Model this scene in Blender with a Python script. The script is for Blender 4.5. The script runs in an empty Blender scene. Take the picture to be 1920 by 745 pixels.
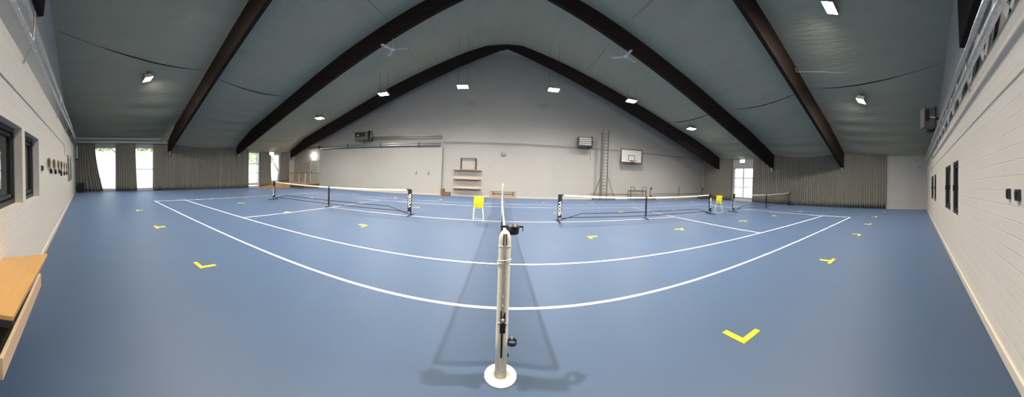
import bpy, bmesh, math, random
from mathutils import Vector, Matrix
R = random.Random(7)
S = bpy.context.scene
C = S.collection
PI = math.pi

# ------------------------------------------------------------------ camera
FX, FY, CX0, CY0 = 494.09, 481.78, 942.70, 334.10       # panorama scale (px per radian / px per slope)
CAM = Vector((-0.187, -2.986, 1.535))
YAW, PITCH, ROLL = -0.0077, -0.0087, -0.0330
cd = bpy.data.cameras.new('camera'); cam = bpy.data.objects.new('camera', cd); C.objects.link(cam)
cd.type = 'PANO'; cd.panorama_type = 'CENTRAL_CYLINDRICAL'
cd.central_cylindrical_range_u_min = (0 - CX0) / FX
cd.central_cylindrical_range_u_max = (1920 - CX0) / FX
cd.central_cylindrical_range_v_min = -(745 - CY0) / FY
cd.central_cylindrical_range_v_max = CY0 / FY
cd.central_cylindrical_radius = 1.0
cd.clip_start = 0.01
rot = Matrix.Rotation(YAW, 3, 'Z') @ Matrix.Rotation(PITCH, 3, 'X') @ Matrix.Rotation(ROLL, 3, 'Y')
rx, fy_, uz = rot.col[0], rot.col[1], rot.col[2]
M3 = Matrix((rx, uz, -fy_)).transposed()
cam.matrix_world = Matrix.Translation(CAM) @ M3.to_4x4()
S.camera = cam
S.view_settings.view_transform = 'Standard'; S.view_settings.look = 'None'
S.view_settings.gamma = 1.0; S.view_settings.use_curve_mapping = False
S.view_settings.exposure = 0.0
TILT = math.radians(27)   # the floodlights lean in towards the court
LAMP = 1130.0            # radiance of the hall lamps
SKY = 4.5               # bright overcast daylight outside
w = bpy.data.worlds.new('world'); S.world = w; w.use_nodes = True
bg = w.node_tree.nodes['Background']; bg.inputs[0].default_value = (0.93, 0.97, 1.0, 1); bg.inputs[1].default_value = SKY
try:
    S.cycles.max_bounces = 10; S.cycles.diffuse_bounces = 6; S.cycles.transparent_max_bounces = 24
    S.cycles.sample_clamp_indirect = 6.0; S.cycles.use_denoising = True
    S.cycles.caustics_reflective = False; S.cycles.caustics_refractive = False
except Exception: pass

# room dimensions
XL, XR, YF, YN, YU = -18.2, 17.24, 15.06, -3.76, -4.15   # YU: recessed upper part of the near wall
ZLEDGE = 3.0
PX = [-18.2,-17.5,-16.2,-14.2,-12.7,-8,-4.2,-2.46,-1.28,-.1,.9,1.94,3.7,7.45,9.5,11.9,14.1,15.9,17.24]
PZ = [3.35,3.75,4.5,5.25,5.8,7.65,9.0,9.6,9.93,10.02,9.95,9.6,9.0,7.6,6.85,5.92,5.15,4.4,3.75]
def lerp(xs, ys, x):
    if x <= xs[0]: return ys[0]
    for i in range(len(xs)-1):
        if x <= xs[i+1]:
            t = (x-xs[i])/(xs[i+1]-xs[i]); return ys[i]*(1-t)+ys[i+1]*t
    return ys[-1]
def zc(x): return lerp(PX, PZ, x)
BEAMS = [(14.47, 12.98), (8.48, 7.40), (2.75, 1.90)]
def by(b, x): return BEAMS[b][0] + (BEAMS[b][1]-BEAMS[b][0])*(x+17.9)/34.84

# ------------------------------------------------------------------ materials
MC = {}
def mat(name, col, rough=0.6, metal=0.0, noise=0.0, nscale=6.0, bump=0.0, bscale=40.0, spec=0.5, emit=None, es=0.0, stretch=None, coat=0.0):
    m = bpy.data.materials.new(name); m.use_nodes = True; nt = m.node_tree; N = nt.nodes; L = nt.links
    p = N['Principled BSDF']
    p.inputs['Base Color'].default_value = (*col, 1); p.inputs['Roughness'].default_value = rough
    p.inputs['Metallic'].default_value = metal; p.inputs['Specular IOR Level'].default_value = spec
    if coat: p.inputs['Coat Weight'].default_value = coat
    if emit: p.inputs['Emission Color'].default_value = (*emit, 1); p.inputs['Emission Strength'].default_value = es
    if noise or bump:
        tc = N.new('ShaderNodeTexCoord'); mp = N.new('ShaderNodeMapping'); L.new(tc.outputs['Object'], mp.inputs[0])
        if stretch: mp.inputs['Scale'].default_value = stretch
    if noise:
        n = N.new('ShaderNodeTexNoise'); n.inputs['Scale'].default_value = nscale; n.inputs['Detail'].default_value = 5
        L.new(mp.outputs[0], n.inputs['Vector'])
        mx = N.new('ShaderNodeMix'); mx.data_type = 'RGBA'
        a = [max(0, c*(1-noise)) for c in col]; b = [min(1, c*(1+noise)) for c in col]
        mx.inputs[6].default_value = (*a, 1); mx.inputs[7].default_value = (*b, 1)
        L.new(n.outputs['Fac'], mx.inputs[0]); L.new(mx.outputs[2], p.inputs['Base Color'])
    if bump:
        n2 = N.new('ShaderNodeTexNoise'); n2.inputs['Scale'].default_value = bscale; n2.inputs['Detail'].default_value = 4
        L.new(mp.outputs[0], n2.inputs['Vector'])
        bp = N.new('ShaderNodeBump'); bp.inputs['Strength'].default_value = bump; bp.inputs['Distance'].default_value = 0.02
        L.new(n2.outputs['Fac'], bp.inputs['Height']); L.new(bp.outputs[0], p.inputs['Normal'])
    MC[name] = m; return m
def glass_mat(name, tint=(0.93, 0.97, 0.96)):
    m = bpy.data.materials.new(name); m.use_nodes = True; nt = m.node_tree; N = nt.nodes; L = nt.links
    N.remove(N['Principled BSDF'])
    t = N.new('ShaderNodeBsdfTransparent'); t.inputs[0].default_value = (*tint, 1)
    g = N.new('ShaderNodeBsdfGlossy'); g.inputs['Roughness'].default_value = 0.02
    fr = N.new('ShaderNodeFresnel'); fr.inputs[0].default_value = 1.5
    mx = N.new('ShaderNodeMixShader'); L.new(fr.outputs[0], mx.inputs[0]); L.new(t.outputs[0], mx.inputs[1]); L.new(g.outputs[0], mx.inputs[2])
    L.new(mx.outputs[0], N['Material Output'].inputs[0]); MC[name] = m; return m
def brick_mat(name, col, plane, bw=0.5, rh=0.125, strength=0.5, dark=0.82):
    """painted block wall: courses show as shallow joints"""
    m = mat(name, col, 0.62, noise=0.05, nscale=1.2); nt = m.node_tree; N = nt.nodes; L = nt.links; p = N['Principled BSDF']
    tc = N.new('ShaderNodeTexCoord'); sp = N.new('ShaderNodeSeparateXYZ'); cb = N.new('ShaderNodeCombineXYZ')
    L.new(tc.outputs['Object'], sp.inputs[0])
    L.new(sp.outputs['X' if plane == 'x' else 'Y'], cb.inputs[0]); L.new(sp.outputs['Z'], cb.inputs[1])
    br = N.new('ShaderNodeTexBrick'); L.new(cb.outputs[0], br.inputs['Vector'])
    br.inputs['Scale'].default_value = 1.0; br.inputs['Brick Width'].default_value = bw; br.inputs['Row Height'].default_value = rh
    br.inputs['Mortar Size'].default_value = 0.006; br.inputs['Mortar Smooth'].default_value = 0.6
    br.inputs['Color1'].default_value = (1, 1, 1, 1); br.inputs['Color2'].default_value = (.97, .97, .97, 1); br.inputs['Mortar'].default_value = (dark, dark, dark, 1)
    base = p.inputs['Base Color'].links[0].from_socket
    mx = N.new('ShaderNodeMix'); mx.data_type = 'RGBA'; mx.blend_type = 'MULTIPLY'; mx.inputs[0].default_value = 1
    L.new(base, mx.inputs[6]); L.new(br.outputs['Color'], mx.inputs[7]); L.new(mx.outputs[2], p.inputs['Base Color'])
    inv = N.new('ShaderNodeMath'); inv.operation = 'SUBTRACT'; inv.inputs[0].default_value = 1; L.new(br.outputs['Fac'], inv.inputs[1])
    bp = N.new('ShaderNodeBump'); bp.inputs['Strength'].default_value = strength; bp.inputs['Distance'].default_value = 0.01
    L.new(inv.outputs[0], bp.inputs['Height']); L.new(bp.outputs[0], p.inputs['Normal'])
    return m
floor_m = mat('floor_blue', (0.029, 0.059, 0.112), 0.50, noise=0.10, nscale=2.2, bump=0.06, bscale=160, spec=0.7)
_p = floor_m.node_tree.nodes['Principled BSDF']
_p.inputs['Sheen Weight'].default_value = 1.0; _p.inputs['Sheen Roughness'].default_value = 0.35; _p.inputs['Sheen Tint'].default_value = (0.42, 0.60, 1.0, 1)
wall_far_m = brick_mat('wall_paint_far', (0.52, 0.50, 0.475), 'x', 0.5, 0.25, 0.12, 0.98)
wall_near_m = brick_mat('wall_paint_near', (0.80, 0.735, 0.65), 'x', 2.0, 0.125, 0.35, 0.96)
wall_side_m = brick_mat('wall_paint_side', (0.62, 0.60, 0.59), 'y', 0.5, 0.25, 0.15, 0.95)
panel_m = mat('panel_paint', (0.54, 0.52, 0.48), 0.6, noise=0.04, nscale=0.8)
upper_m = mat('upper_wall_paint', (0.62, 0.61, 0.60), 0.65, noise=0.05, nscale=0.9)
fabric_m = mat('ceiling_fabric', (0.56, 0.545, 0.43), 0.95, noise=0.10, nscale=0.7, bump=0.55, bscale=3.2, spec=0.1, stretch=(3.4, 0.45, 3.4))
for _n in fabric_m.node_tree.nodes:
    if _n.bl_idname == 'ShaderNodeBump': _n.inputs['Distance'].default_value = 0.035
seam_m = mat('seam_gap_shade', (0.02, 0.022, 0.022), 0.95)  # near-black colour stands in for shade in the gaps between cloth panels
beam_m = mat('beam_stain', (0.032, 0.022, 0.019), 0.8, noise=0.35, nscale=2.0, stretch=(0.4, 3, 6), spec=0.15)
steel_dark = mat('dark_steel', (0.05, 0.05, 0.05), 0.45, metal=0.6)
steel = mat('galvanised', (0.62, 0.62, 0.60), 0.35, metal=0.85, noise=0.15, nscale=8)
foil = mat('foil_wrap', (0.85, 0.85, 0.83), 0.30, metal=0.9, noise=0.25, nscale=14, bump=0.9, bscale=35)
grey_metal = mat('grey_metal', (0.33, 0.33, 0.31), 0.45, metal=0.4)
white = mat('white_paint', (0.80, 0.80, 0.78), 0.5)
white_warm = mat('post_enamel', (0.92, 0.83, 0.68), 0.38, noise=0.06, nscale=12)
line_m = mat('line_paint', (0.86, 0.86, 0.86), 0.6)
black = mat('black_plastic', (0.012, 0.012, 0.013), 0.45)
blackmat = mat('black_fabric', (0.010, 0.010, 0.011), 0.85)
tape_w = mat('white_tape', (0.85, 0.84, 0.80), 0.6)
yellow = mat('marker_yellow', (0.93, 0.86, 0.008), 0.5)
ballm = mat('ball_yellow', (0.97, 0.88, 0.01), 0.45)
hopperm = mat('hopper_wire', (0.85, 0.86, 0.50), 0.4)
ink = mat('printed_ink', (0.05, 0.03, 0.005), 0.6)
ply = mat('varnished_plywood', (0.60, 0.34, 0.12), 0.35, noise=0.18, nscale=3.0, stretch=(1, 5, 5))
pine = mat('raw_pine', (0.62, 0.45, 0.28), 0.55, noise=0.14, nscale=4.0, stretch=(1, 8, 8))
brownw = mat('brown_wood', (0.20, 0.12, 0.06), 0.6, noise=0.25, nscale=5)
tan = mat('tan_wood', (0.50, 0.34, 0.19), 0.55, noise=0.15, nscale=4)
casing_m = mat('heater_casing', (0.17, 0.17, 0.16), 0.5, metal=0.2, noise=0.15)
ladder_m = mat('ladder_metal', (0.16, 0.155, 0.145), 0.5, metal=0.3)
unlit_pane = mat('unlit_room_pane', (0.012, 0.016, 0.018), 0.04, spec=0.6)  # black painted in for the unlit room behind the near-wall panes
anthr = mat('anthracite_frame', (0.028, 0.033, 0.036), 0.4)
upvc = mat('window_white', (0.74, 0.75, 0.76), 0.4)
curt_m = mat('curtain_cloth', (0.31, 0.30, 0.265), 0.95, noise=0.08, nscale=5, bump=0.2, bscale=90, spec=0.1)
skirt = mat('skirting_paint', (0.74, 0.66, 0.54), 0.5)
lampglass = mat('lamp_glass', (1, 1, 1), 0.5, emit=(1.0, 0.925, 0.825), es=60.0)
signlit = mat('sign_lit', (0.9, 0.95, 0.9), 0.5, emit=(0.95, 1.0, 0.95), es=4.0)
globe_lit = mat('globe_lit', (1, 1, 1), 0.5, emit=(1.0, 0.93, 0.8), es=22.0)
racket_wood = mat('racket_wood', (0.20, 0.09, 0.05), 0.4, noise=0.2, nscale=6)
mirror_m = mat('board_face', (0.80, 0.80, 0.76), 0.45)
orange = mat('rim_red', (0.55, 0.10, 0.06), 0.5)
doorm = mat('door_paint', (0.50, 0.54, 0.49), 0.5)
paving = mat('outside_paving', (0.55, 0.55, 0.53), 0.8, noise=0.1)
leafm = mat('leaf', (0.26, 0.36, 0.08), 0.6, noise=0.4, nscale=3)
barkm = mat('bark', (0.12, 0.09, 0.06), 0.8)
winG = glass_mat('clear_pane')

# the lamps are reflector floodlights: brightest straight out of the glass
def beamed(m, k, power):
    nt = m.node_tree; N = nt.nodes; L = nt.links
    g = N.new('ShaderNodeNewGeometry'); d = N.new('ShaderNodeVectorMath'); d.operation = 'DOT_PRODUCT'
    L.new(g.outputs['Normal'], d.inputs[0]); L.new(g.outputs['Incoming'], d.inputs[1])
    a = N.new('ShaderNodeMath'); a.operation = 'MAXIMUM'; a.inputs[1].default_value = 0.02; L.new(d.outputs['Value'], a.inputs[0])
    p = N.new('ShaderNodeMath'); p.operation = 'POWER'; p.inputs[1].default_value = power; L.new(a.outputs[0], p.inputs[0])
    q = N.new('ShaderNodeMath'); q.operation = 'MULTIPLY'; q.inputs[1].default_value = k; L.new(p.outputs[0], q.inputs[0])
    L.new(q.outputs[0], N['Principled BSDF'].inputs['Emission Strength'])
beamed(lampglass, 60.0, 0.5)

# ------------------------------------------------------------------ mesh helpers
def nb(): return bmesh.new()
def box(bm, a, b, M=None, bev=0.0):
    a, b = Vector(a), Vector(b)
    c = (a+b)/2; s = b-a
    g = bmesh.ops.create_cube(bm, size=1.0)
    vs = g['verts']
    for v in vs: v.co = Vector((v.co.x*s.x, v.co.y*s.y, v.co.z*s.z)) + c
    if bev > 0:
        es = list({e for v in vs for e in v.link_edges})
        r = bmesh.ops.bevel(bm, geom=es, offset=bev, segments=2, affect='EDGES', profile=0.5)
        vs = list({v for f in r['faces'] for v in f.verts} | {v for v in vs if v.is_valid})
    if M is not None:
        for v in vs: v.co = M @ v.co
    return bm
def tube(bm, pts, r, n=10, cap=True, closed=False):
    pts = [Vector(p) for p in pts]; rings = []; k = len(pts)
    up0 = None
    for i, p in enumerate(pts):
        if closed: d = (pts[(i+1) % k] - pts[i-1]).normalized()
        elif i == 0: d = (pts[1]-pts[0]).normalized()
        elif i == k-1: d = (pts[-1]-pts[-2]).normalized()
        else: d = ((pts[i+1]-p).normalized() + (p-pts[i-1]).normalized()).normalized()
        if up0 is None: up0 = Vector((0, 0, 1)) if abs(d.z) < 0.9 else Vector((1, 0, 0))
        s = d.cross(up0).normalized(); t = s.cross(d).normalized(); up0 = t
        rr = r[i] if isinstance(r, (list, tuple)) else r
        rings.append([bm.verts.new(p + (s*math.cos(2*PI*j/n) + t*math.sin(2*PI*j/n))*rr) for j in range(n)])
    m = k if closed else k-1
    for i in range(m):
        a, b = rings[i], rings[(i+1) % k]
        for j in range(n):
            f = bm.faces.new((a[j], a[(j+1) % n], b[(j+1) % n], b[j])); f.smooth = n > 4
    if cap and not closed:
        bm.faces.new(rings[0][::-1]); bm.faces.new(rings[-1])
    return bm
def lathe(bm, prof, c=(0, 0, 0), n=32, close=False):
    c = Vector(c); rings = []
    for r, z in prof:
        rings.append([bm.verts.new(c + Vector((r*math.cos(2*PI*j/n), r*math.sin(2*PI*j/n), z))) for j in range(n)])
    pr = list(zip(rings, rings[1:])) + ([(rings[-1], rings[0])] if close else [])
    for a, b in pr:
        for j in range(n):
            f = bm.faces.new((a[j], a[(j+1) % n], b[(j+1) % n], b[j])); f.smooth = True
    if not close:
        if prof[0][0] > 1e-4: bm.faces.new(rings[0][::-1])
        if prof[-1][0] > 1e-4: bm.faces.new(rings[-1])
    bmesh.ops.remove_doubles(bm, verts=[v for r_ in rings for v in r_], dist=1e-5)
    return bm
def poly(bm, pts, ext):
    """prism: polygon pts extruded by vector ext"""
    a = [bm.verts.new(Vector(p)) for p in pts]; e = Vector(ext); b = [bm.verts.new(Vector(p)+e) for p in pts]
    n = len(a); bm.faces.new(a); bm.faces.new(b[::-1])
    for i in range(n): bm.faces.new((a[i], b[i], b[(i+1) % n], a[(i+1) % n]))
    return bm
def rectwire(bm, a, b, ht=0.0014):
    """thin square cord from a to b"""
    return tube(bm, [a, b], ht, n=4, cap=False)
def obj(name, bm, m, parent=None, loc=None, rotz=None, recalc=True):
    if recalc: bmesh.ops.recalc_face_normals(bm, faces=bm.faces)
    me = bpy.data.meshes.new(name); bm.to_mesh(me); bm.free(); me.materials.append(m)
    o = bpy.data.objects.new(name, me); C.objects.link(o)
    if parent is not None: o.parent = parent
    if loc is not None: o.location = loc
    if rotz is not None: o.rotation_euler = (0, 0, rotz)
    return o
def tag(o, label, cat, group=None):
    o['label'] = label; o['category'] = cat
    if group: o['group'] = group
    return o
def thing(name, label, cat, loc=(0, 0, 0), rotz=0, group=None):
    o = bpy.data.objects.new(name, None); C.objects.link(o); o.location = loc; o.rotation_euler = (0, 0, rotz)
    o.empty_display_size = 0.1
    return tag(o, label, cat, group)
def struct(name, bm, m, parent=None):
    o = obj(name, bm, m, parent)
    if parent is None: o['kind'] = 'structure'
    return o
def children(o): return [c for c in bpy.data.objects if c.parent == o]
def dup(root, loc, rotz=0, label=None, group=None):
    r = root.copy(); C.objects.link(r); r.location = loc; r.rotation_euler = (0, 0, rotz)
    if label: r['label'] = label
    if group: r['group'] = group
    for ch in children(root):
        c = ch.copy(); C.objects.link(c); c.parent = r
        for g in children(ch):
            d = g.copy(); C.objects.link(d); d.parent = c
    return r
def text(name, s, size, M, m, parent, ext=0.002, bold=0.0):
    cu = bpy.data.curves.new('lettering', 'FONT'); cu.body = s; cu.size = size; cu.extrude = ext; cu.offset = bold
    cu.align_x = 'CENTER'; cu.align_y = 'CENTER'
    t = bpy.data.objects.new('lettering', cu); C.objects.link(t)
    bpy.context.view_layer.update()
    me = bpy.data.meshes.new_from_object(t)
    bpy.data.objects.remove(t); me.transform(M); me.materials.clear(); me.materials.append(m)
    o = bpy.data.objects.new(name, me); C.objects.link(o); o.parent = parent; return o

# ------------------------------------------------------------------ shell
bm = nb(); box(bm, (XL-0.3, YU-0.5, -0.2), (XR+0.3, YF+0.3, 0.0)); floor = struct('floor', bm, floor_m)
def wall_pieces(bm, plane, c0, c1, u0, u1, z0, z1, holes):
    """wall slab along u with rectangular holes (ua,ub,za,zb)"""
    us = sorted({u0, u1} | {h[0] for h in holes} | {h[1] for h in holes})
    for a, b in zip(us, us[1:]):
        hs = sorted([(h[2], h[3]) for h in holes if h[0] <= a+1e-6 and h[1] >= b-1e-6])
        z = z0
        for ha, hb in hs + [(z1, z1)]:
            if ha > z+1e-5:
                if plane == 'x': box(bm, (c0, a, z), (c1, b, ha))
                else: box(bm, (a, c0, z), (b, c1, ha))
            z = hb
LW = [(-2.45, -0.95, 0.06, 3.10), (0.35, 1.70, 0.06, 3.10), (9.66, 10.86, 0.06, 3.05), (12.12, 13.28, 0.45, 3.0)]
RW = [(9.32, 11.34, 0.12, 2.86)]
bm = nb(); wall_pieces(bm, 'x', XL-0.3, XL, YU-0.5, YF+0.3, 0, 4.6, LW); struct('wall_left', bm, wall_side_m)
bm = nb(); wall_pieces(bm, 'x', XR, XR+0.3, YU-0.5, YF+0.3, 0, 5.0, RW); struct('wall_right', bm, wall_side_m)
bm = nb(); box(bm, (XL, YF, 0), (XR, YF+0.3, 11.5)); struct('wall_far', bm, wall_far_m)
NW = [(-2.30, -1.35, 1.13, 2.06), (-3.30, -2.40, 1.13, 2.06), (-4.42, -3.45, 1.10, 2.05),
      (4.45, 5.12, 1.0, 2.03), (5.45, 6.45, 1.0, 2.03), (9.3, 10.2, 0.98, 2.0), (10.6, 12.0, 0.98, 2.0)]
NW = NW[1:]
bm = nb(); wall_pieces(bm, 'y', YU-0.2, YN, XL, XR, 0, ZLEDGE, NW); struct('wall_near', bm, wall_near_m)
bm = nb(); box(bm, (XL, YU-0.4, ZLEDGE), (XR, YU, 11.5)); box(bm, (XL, YU-0.4, 0), (XR, YU-0.21, ZLEDGE)); struct('trim_1', bm, upper_m)
# lining panel on the left half of the far wall
bm = nb(); box(bm, (-14.9, YF-0.14, 0), (-4.3, YF-0.001, 3.42), bev=0.01); struct('trim_2', bm, panel_m)
bm = nb(); box(bm, (-4.3, YF-0.16, 0), (-4.24, YF-0.001, 3.42)); struct('trim_3', bm, grey_metal)
# skirting
bm = nb(); box(bm, (XL, YN, 0), (XR, YN+0.02, 0.10), bev=0.004); struct('baseboard_near', bm, skirt)
bm = nb(); box(bm, (-14.9, YF-0.17, 0), (-4.3, YF-0.14, 0.08)); box(bm, (-4.2, YF-0.03, 0), (XR, YF, 0.08)); struct('baseboard_far', bm, skirt)
bm = nb(); box(bm, (XR-0.02, YN, 0), (XR, -1.1, 0.09)); struct('baseboard_right', bm, skirt)
# curtain pelmets
bm = nb(); box(bm, (XL, YN+0.1, 3.38), (XL+0.22, 14.3, 3.44)); struct('trim_4', bm, upvc)
bm = nb(); box(bm, (XR-0.20, -3.7, 3.86), (XR, 14.9, 3.93)); struct('trim_5', bm, upvc)

# ceiling: fabric hung between the beams, one continuous skin, gently sagging in every bay
def ceiling_mesh():
    bm = nb(); rr = random.Random(3)
    xs = [XL + (XR-XL)*i/150 for i in range(151)]
    edges = [lambda x: YU, lambda x: by(2, x), lambda x: by(1, x), lambda x: by(0, x), lambda x: YF]
    sag = [0.20, 0.22, 0.20, 0.05]; NY = [34, 30, 30, 8]
    phs = [[(rr.uniform(0, 6.28), rr.uniform(1.6, 4.2), rr.uniform(0.2, 0.8)) for _ in range(6)] for _ in range(4)]
    prev = None
    for b in range(4):
        n = NY[b]; rows = []
        for j in range(n+1):
            t = j/n; row = []
            for x in xs:
                y = edges[b](x)*(1-t)+edges[b+1](x)*t
                ends = 1.0 if 0 < j < n else 0.0
                e = 4*t*(1-t)
                near_eave = max(0, min(1, (abs(x+0.4)-12.2)/4.5))
                z = zc(x) - sag[b]*e
                if b == 0 and x < -15.5: z += 0.55*min(1, (-15.5-x)/2.2)*min(1, (1-t)*14)
                wr = 0
                for ph, k, q in phs[b]: wr += math.sin(k*x*1.9 + ph + q*2*math.sin(y*0.5+ph))
                z += wr*0.007*e*(0.45 + 2.8*near_eave)
                row.append((x, y, z))
            rows.append(row)
        vs = []
        for j, row in enumerate(rows):
            if j == 0 and prev is not None: vs.append(prev); continue
            vs.append([bm.verts.new(p) for p in row])
        for j in range(n):
            for i in range(150):
                f = bm.faces.new((vs[j][i], vs[j+1][i], vs[j+1][i+1], vs[j][i+1])); f.smooth = True
        prev = vs[-1]
    return bm
ceil = struct('ceiling', ceiling_mesh(), fabric_m)
# overlapping cloth edges that run across the bays; dark ones paint the shaded gap
def lip(x0, ya, yb, sag, bulge, x1=None):
    bm = nb(); n = 24; top = []; bot = []; b2 = []
    for i in range(n+1):
        t = i/n; y = ya*(1-t)+yb*t; e = 4*t*(1-t)
        x = x0 + ((x0 if x1 is None else x1) - x0)*(1-(1-t)**1.6) + bulge*e*0.12*(1 if x0 > 0 else -1)
        z = zc(x) - sag*e
        h = 0.020 + 0.030*max(0, math.sin(t*PI*1.5-1.2))
        top.append(bm.verts.new((x, y, z+0.012))); bot.append(bm.verts.new((x, y, z-h))); b2.append(bm.verts.new((x + (0.05 if x0 > 0 else -0.05), y, z-h*0.5)))
    for i in range(n):
        bm.faces.new((top[i], top[i+1], bot[i+1], bot[i])); bm.faces.new((bot[i], bot[i+1], b2[i+1], b2[i]))
    return bm
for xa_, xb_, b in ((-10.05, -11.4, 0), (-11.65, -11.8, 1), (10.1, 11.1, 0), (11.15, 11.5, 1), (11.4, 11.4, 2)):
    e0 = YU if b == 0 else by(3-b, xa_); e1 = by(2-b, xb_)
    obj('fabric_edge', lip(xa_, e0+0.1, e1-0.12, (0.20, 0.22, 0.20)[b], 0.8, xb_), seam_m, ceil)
for x0 in (-5.3, 4.8):
    ys = [YU, by(2, x0), by(1, x0), by(0, x0)]
    for a, b, sg in list(zip(ys, ys[1:], (0.20, 0.22, 0.20)))[:]:
        o = obj('fabric_edge', lip(x0, a+0.1, b-0.12, sg, 0.3), fabric_m, ceil)

# roof beams
def beam_low(x):
    return 2.80 + (9.80-2.80)*(x+17.95)/(17.85) if x <= -0.1 else 9.80 + (2.82-9.80)*(x+0.1)/(17.0)
def beam_bm(b):
    bm = nb(); wd = 0.09
    xs = [-18.05, -17.6] + [-17 + i*0.5 for i in range(68)] + [16.9, 17.10]
    lo, hi = [], []
    for x in xs:
        z1 = zc(x) + 0.10; z0 = beam_low(x)
        lo.append((x, z0)); hi.append((x, max(z1, z0+0.2)))
    rows = []
    for (x, z0), (_, z1) in zip(lo, hi):
        y = by(b, x)
        rows.append([bm.verts.new((x, y-wd, z0)), bm.verts.new((x, y+wd, z0)), bm.verts.new((x, y+wd, z1)), bm.verts.new((x, y-wd, z1))])
    for a, c in zip(rows, rows[1:]):
        for j in range(4): bm.faces.new((a[j], a[(j+1) % 4], c[(j+1) % 4], c[j]))
    bm.faces.new(rows[0][::-1]); bm.faces.new(rows[-1])
    return bm
bl = ['dark stained timber roof beam farthest away, in front of the end wall', 'dark stained timber roof beam in the middle, carrying the two ceiling fans',
      'dark stained timber roof beam nearest the viewer, cut off by the top of the picture']
for b in range(3):
    t = thing('roof_beam', bl[b], 'beam', (0, 0, 0), 0, 'timber roof beams')
    obj('timber', beam_bm(b), beam_m, t)
    for x, s in ((-17.95, 1), (17.05, -1)):
        bm = nb(); y = by(b, x); zb = beam_low(x)
        poly(bm, [(x-s*0.12, y-0.06, zb-0.02), (x+s*0.16, y-0.06, zb+0.03), (x+s*0.03, y-0.06, zb-0.26), (x-s*0.12, y-0.06, zb-0.20)], (0, 0.12, 0))
        obj('steel_shoe', bm, steel, t)
# dark panel filling the upper gable over the near wall
bm = nb(); poly(bm, [(-6.6, -4.13, 5.35), (5.75, -4.13, 4.85), (6.05, -4.13, 6.2), (5.2, -4.13, 7.9), (0, -4.13, 9.6), (-5.6, -4.13, 8.0), (-7.1, -4.13, 6.3)], (0, 0.14, 0))
tag(obj('gable_panel', bm, beam_m), 'dark timber panel high on the white wall beside the viewer', 'panel')

# floor lines
def line(a, b, wdt, z=0.0025):
    bm = nb(); a = Vector((*a, 0)); b = Vector((*b, 0)); d = (b-a).normalized(); n = Vector((-d.y, d.x, 0))*wdt/2
    v = [bm.verts.new(p + Vector((0, 0, z))) for p in (a-n, b-n, b+n, a+n)]; bm.faces.new(v)
    return bm
LN = [((-12.10, 0.16), (0.0, -0.03), .05), ((0.0, -0.03), (11.95, 0.02), .05),       # near doubles sideline
      ((-12.38, 1.68), (0.0, 1.46), .05), ((0.0, 1.46), (12.0, 1.39), .05),           # near singles sideline
      ((-12.05, 9.68), (0.35, 9.68), .05), ((0.35, 9.68), (12.2, 9.75), .05),
      ((-11.9, 10.75), (0.4, 10.98), .05), ((0.4, 10.98), (12.3, 11.2), .05),
      ((-12.10, 0.14), (-11.9, 10.77), .07), ((11.93, 0.0), (12.32, 11.22), .07),
      ((-6.95, 1.6), (-6.45, 9.68), .05), ((6.55, 1.42), (6.76, 9.72), .05),
      ((-6.70, 5.70), (0.0, 5.60), .05), ((0.0, 5.60), (6.66, 5.77), .05)]
for i, (a, b, wd) in enumerate(LN): obj('court_line', line(a, b, wd, 0.0025+0.0002*i), line_m, floor)

# ------------------------------------------------------------------ windows and curtains
def side_window(name, xw, ya, yb, za, zb, rails=(), stiles=(), outward=-1):
    """frame in the wall opening; outward = -1 for the left wall, +1 for the right wall"""
    t = thing(name, '', '', (0, 0, 0))
    for k in ('label', 'category'): del t[k]
    t['kind'] = 'structure'
    x0, x1 = sorted((xw + outward*0.06, xw + outward*0.13)); f = 0.07
    bm = nb()
    box(bm, (x0, ya, za), (x1, ya+f, zb), bev=0.005); box(bm, (x0, yb-f, za), (x1, yb, zb), bev=0.005)
    box(bm, (x0, ya+f, zb-f), (x1, yb-f, zb), bev=0.005); box(bm, (x0, ya+f, za), (x1, yb-f, za+f), bev=0.005)
    obj('window_frame', bm, upvc, t)
    for r, wd in rails:
        bm = nb(); box(bm, (x0-0.01, ya+f, r-wd/2), (x1, yb-f, r+wd/2), bev=0.004); obj('glazing_bar', bm, upvc, t)
    for s_, wd in stiles:
        bm = nb(); box(bm, (x0+0.004, s_-wd/2, za+f), (x1-0.004, s_+wd/2, zb-f), bev=0.004); obj('glazing_bar', bm, upvc, t)
    xm = (x0+x1)/2
    bm = nb(); box(bm, (xm-0.004, ya+f, za+f), (xm+0.004, yb-f, zb-f)); obj('pane', bm, winG, t)
    return t
side_window('window_1', XL, -2.45, -0.95, 0.06, 3.10, [(0.10, 0.16)], [(-2.05, .03)])
side_window('window_2', XL, 0.35, 1.70, 0.06, 3.10, [(0.12, 0.16), (1.55, 0.06)], [])
side_window('window_3', XL, 9.66, 10.86, 0.06, 3.05, [(0.30, .2), (1.25, 0.07), (2.05, 0.09)], [(10.62, .04)])
side_window('window_4', XL, 12.12, 13.28, 0.45, 3.0, [(0.53, .1)], [])
side_window('window_5', XR, 9.32, 11.34, 0.12, 2.86, [(1.20, .08), (1.98, .09), (0.25, .2)], [(10.33, .12)], 1)
bm = nb(); box(bm, (XR-0.05, 9.25, 0.30), (XR, 11.4, 0.36), bev=0.01); struct('trim_6', bm, upvc)

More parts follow.
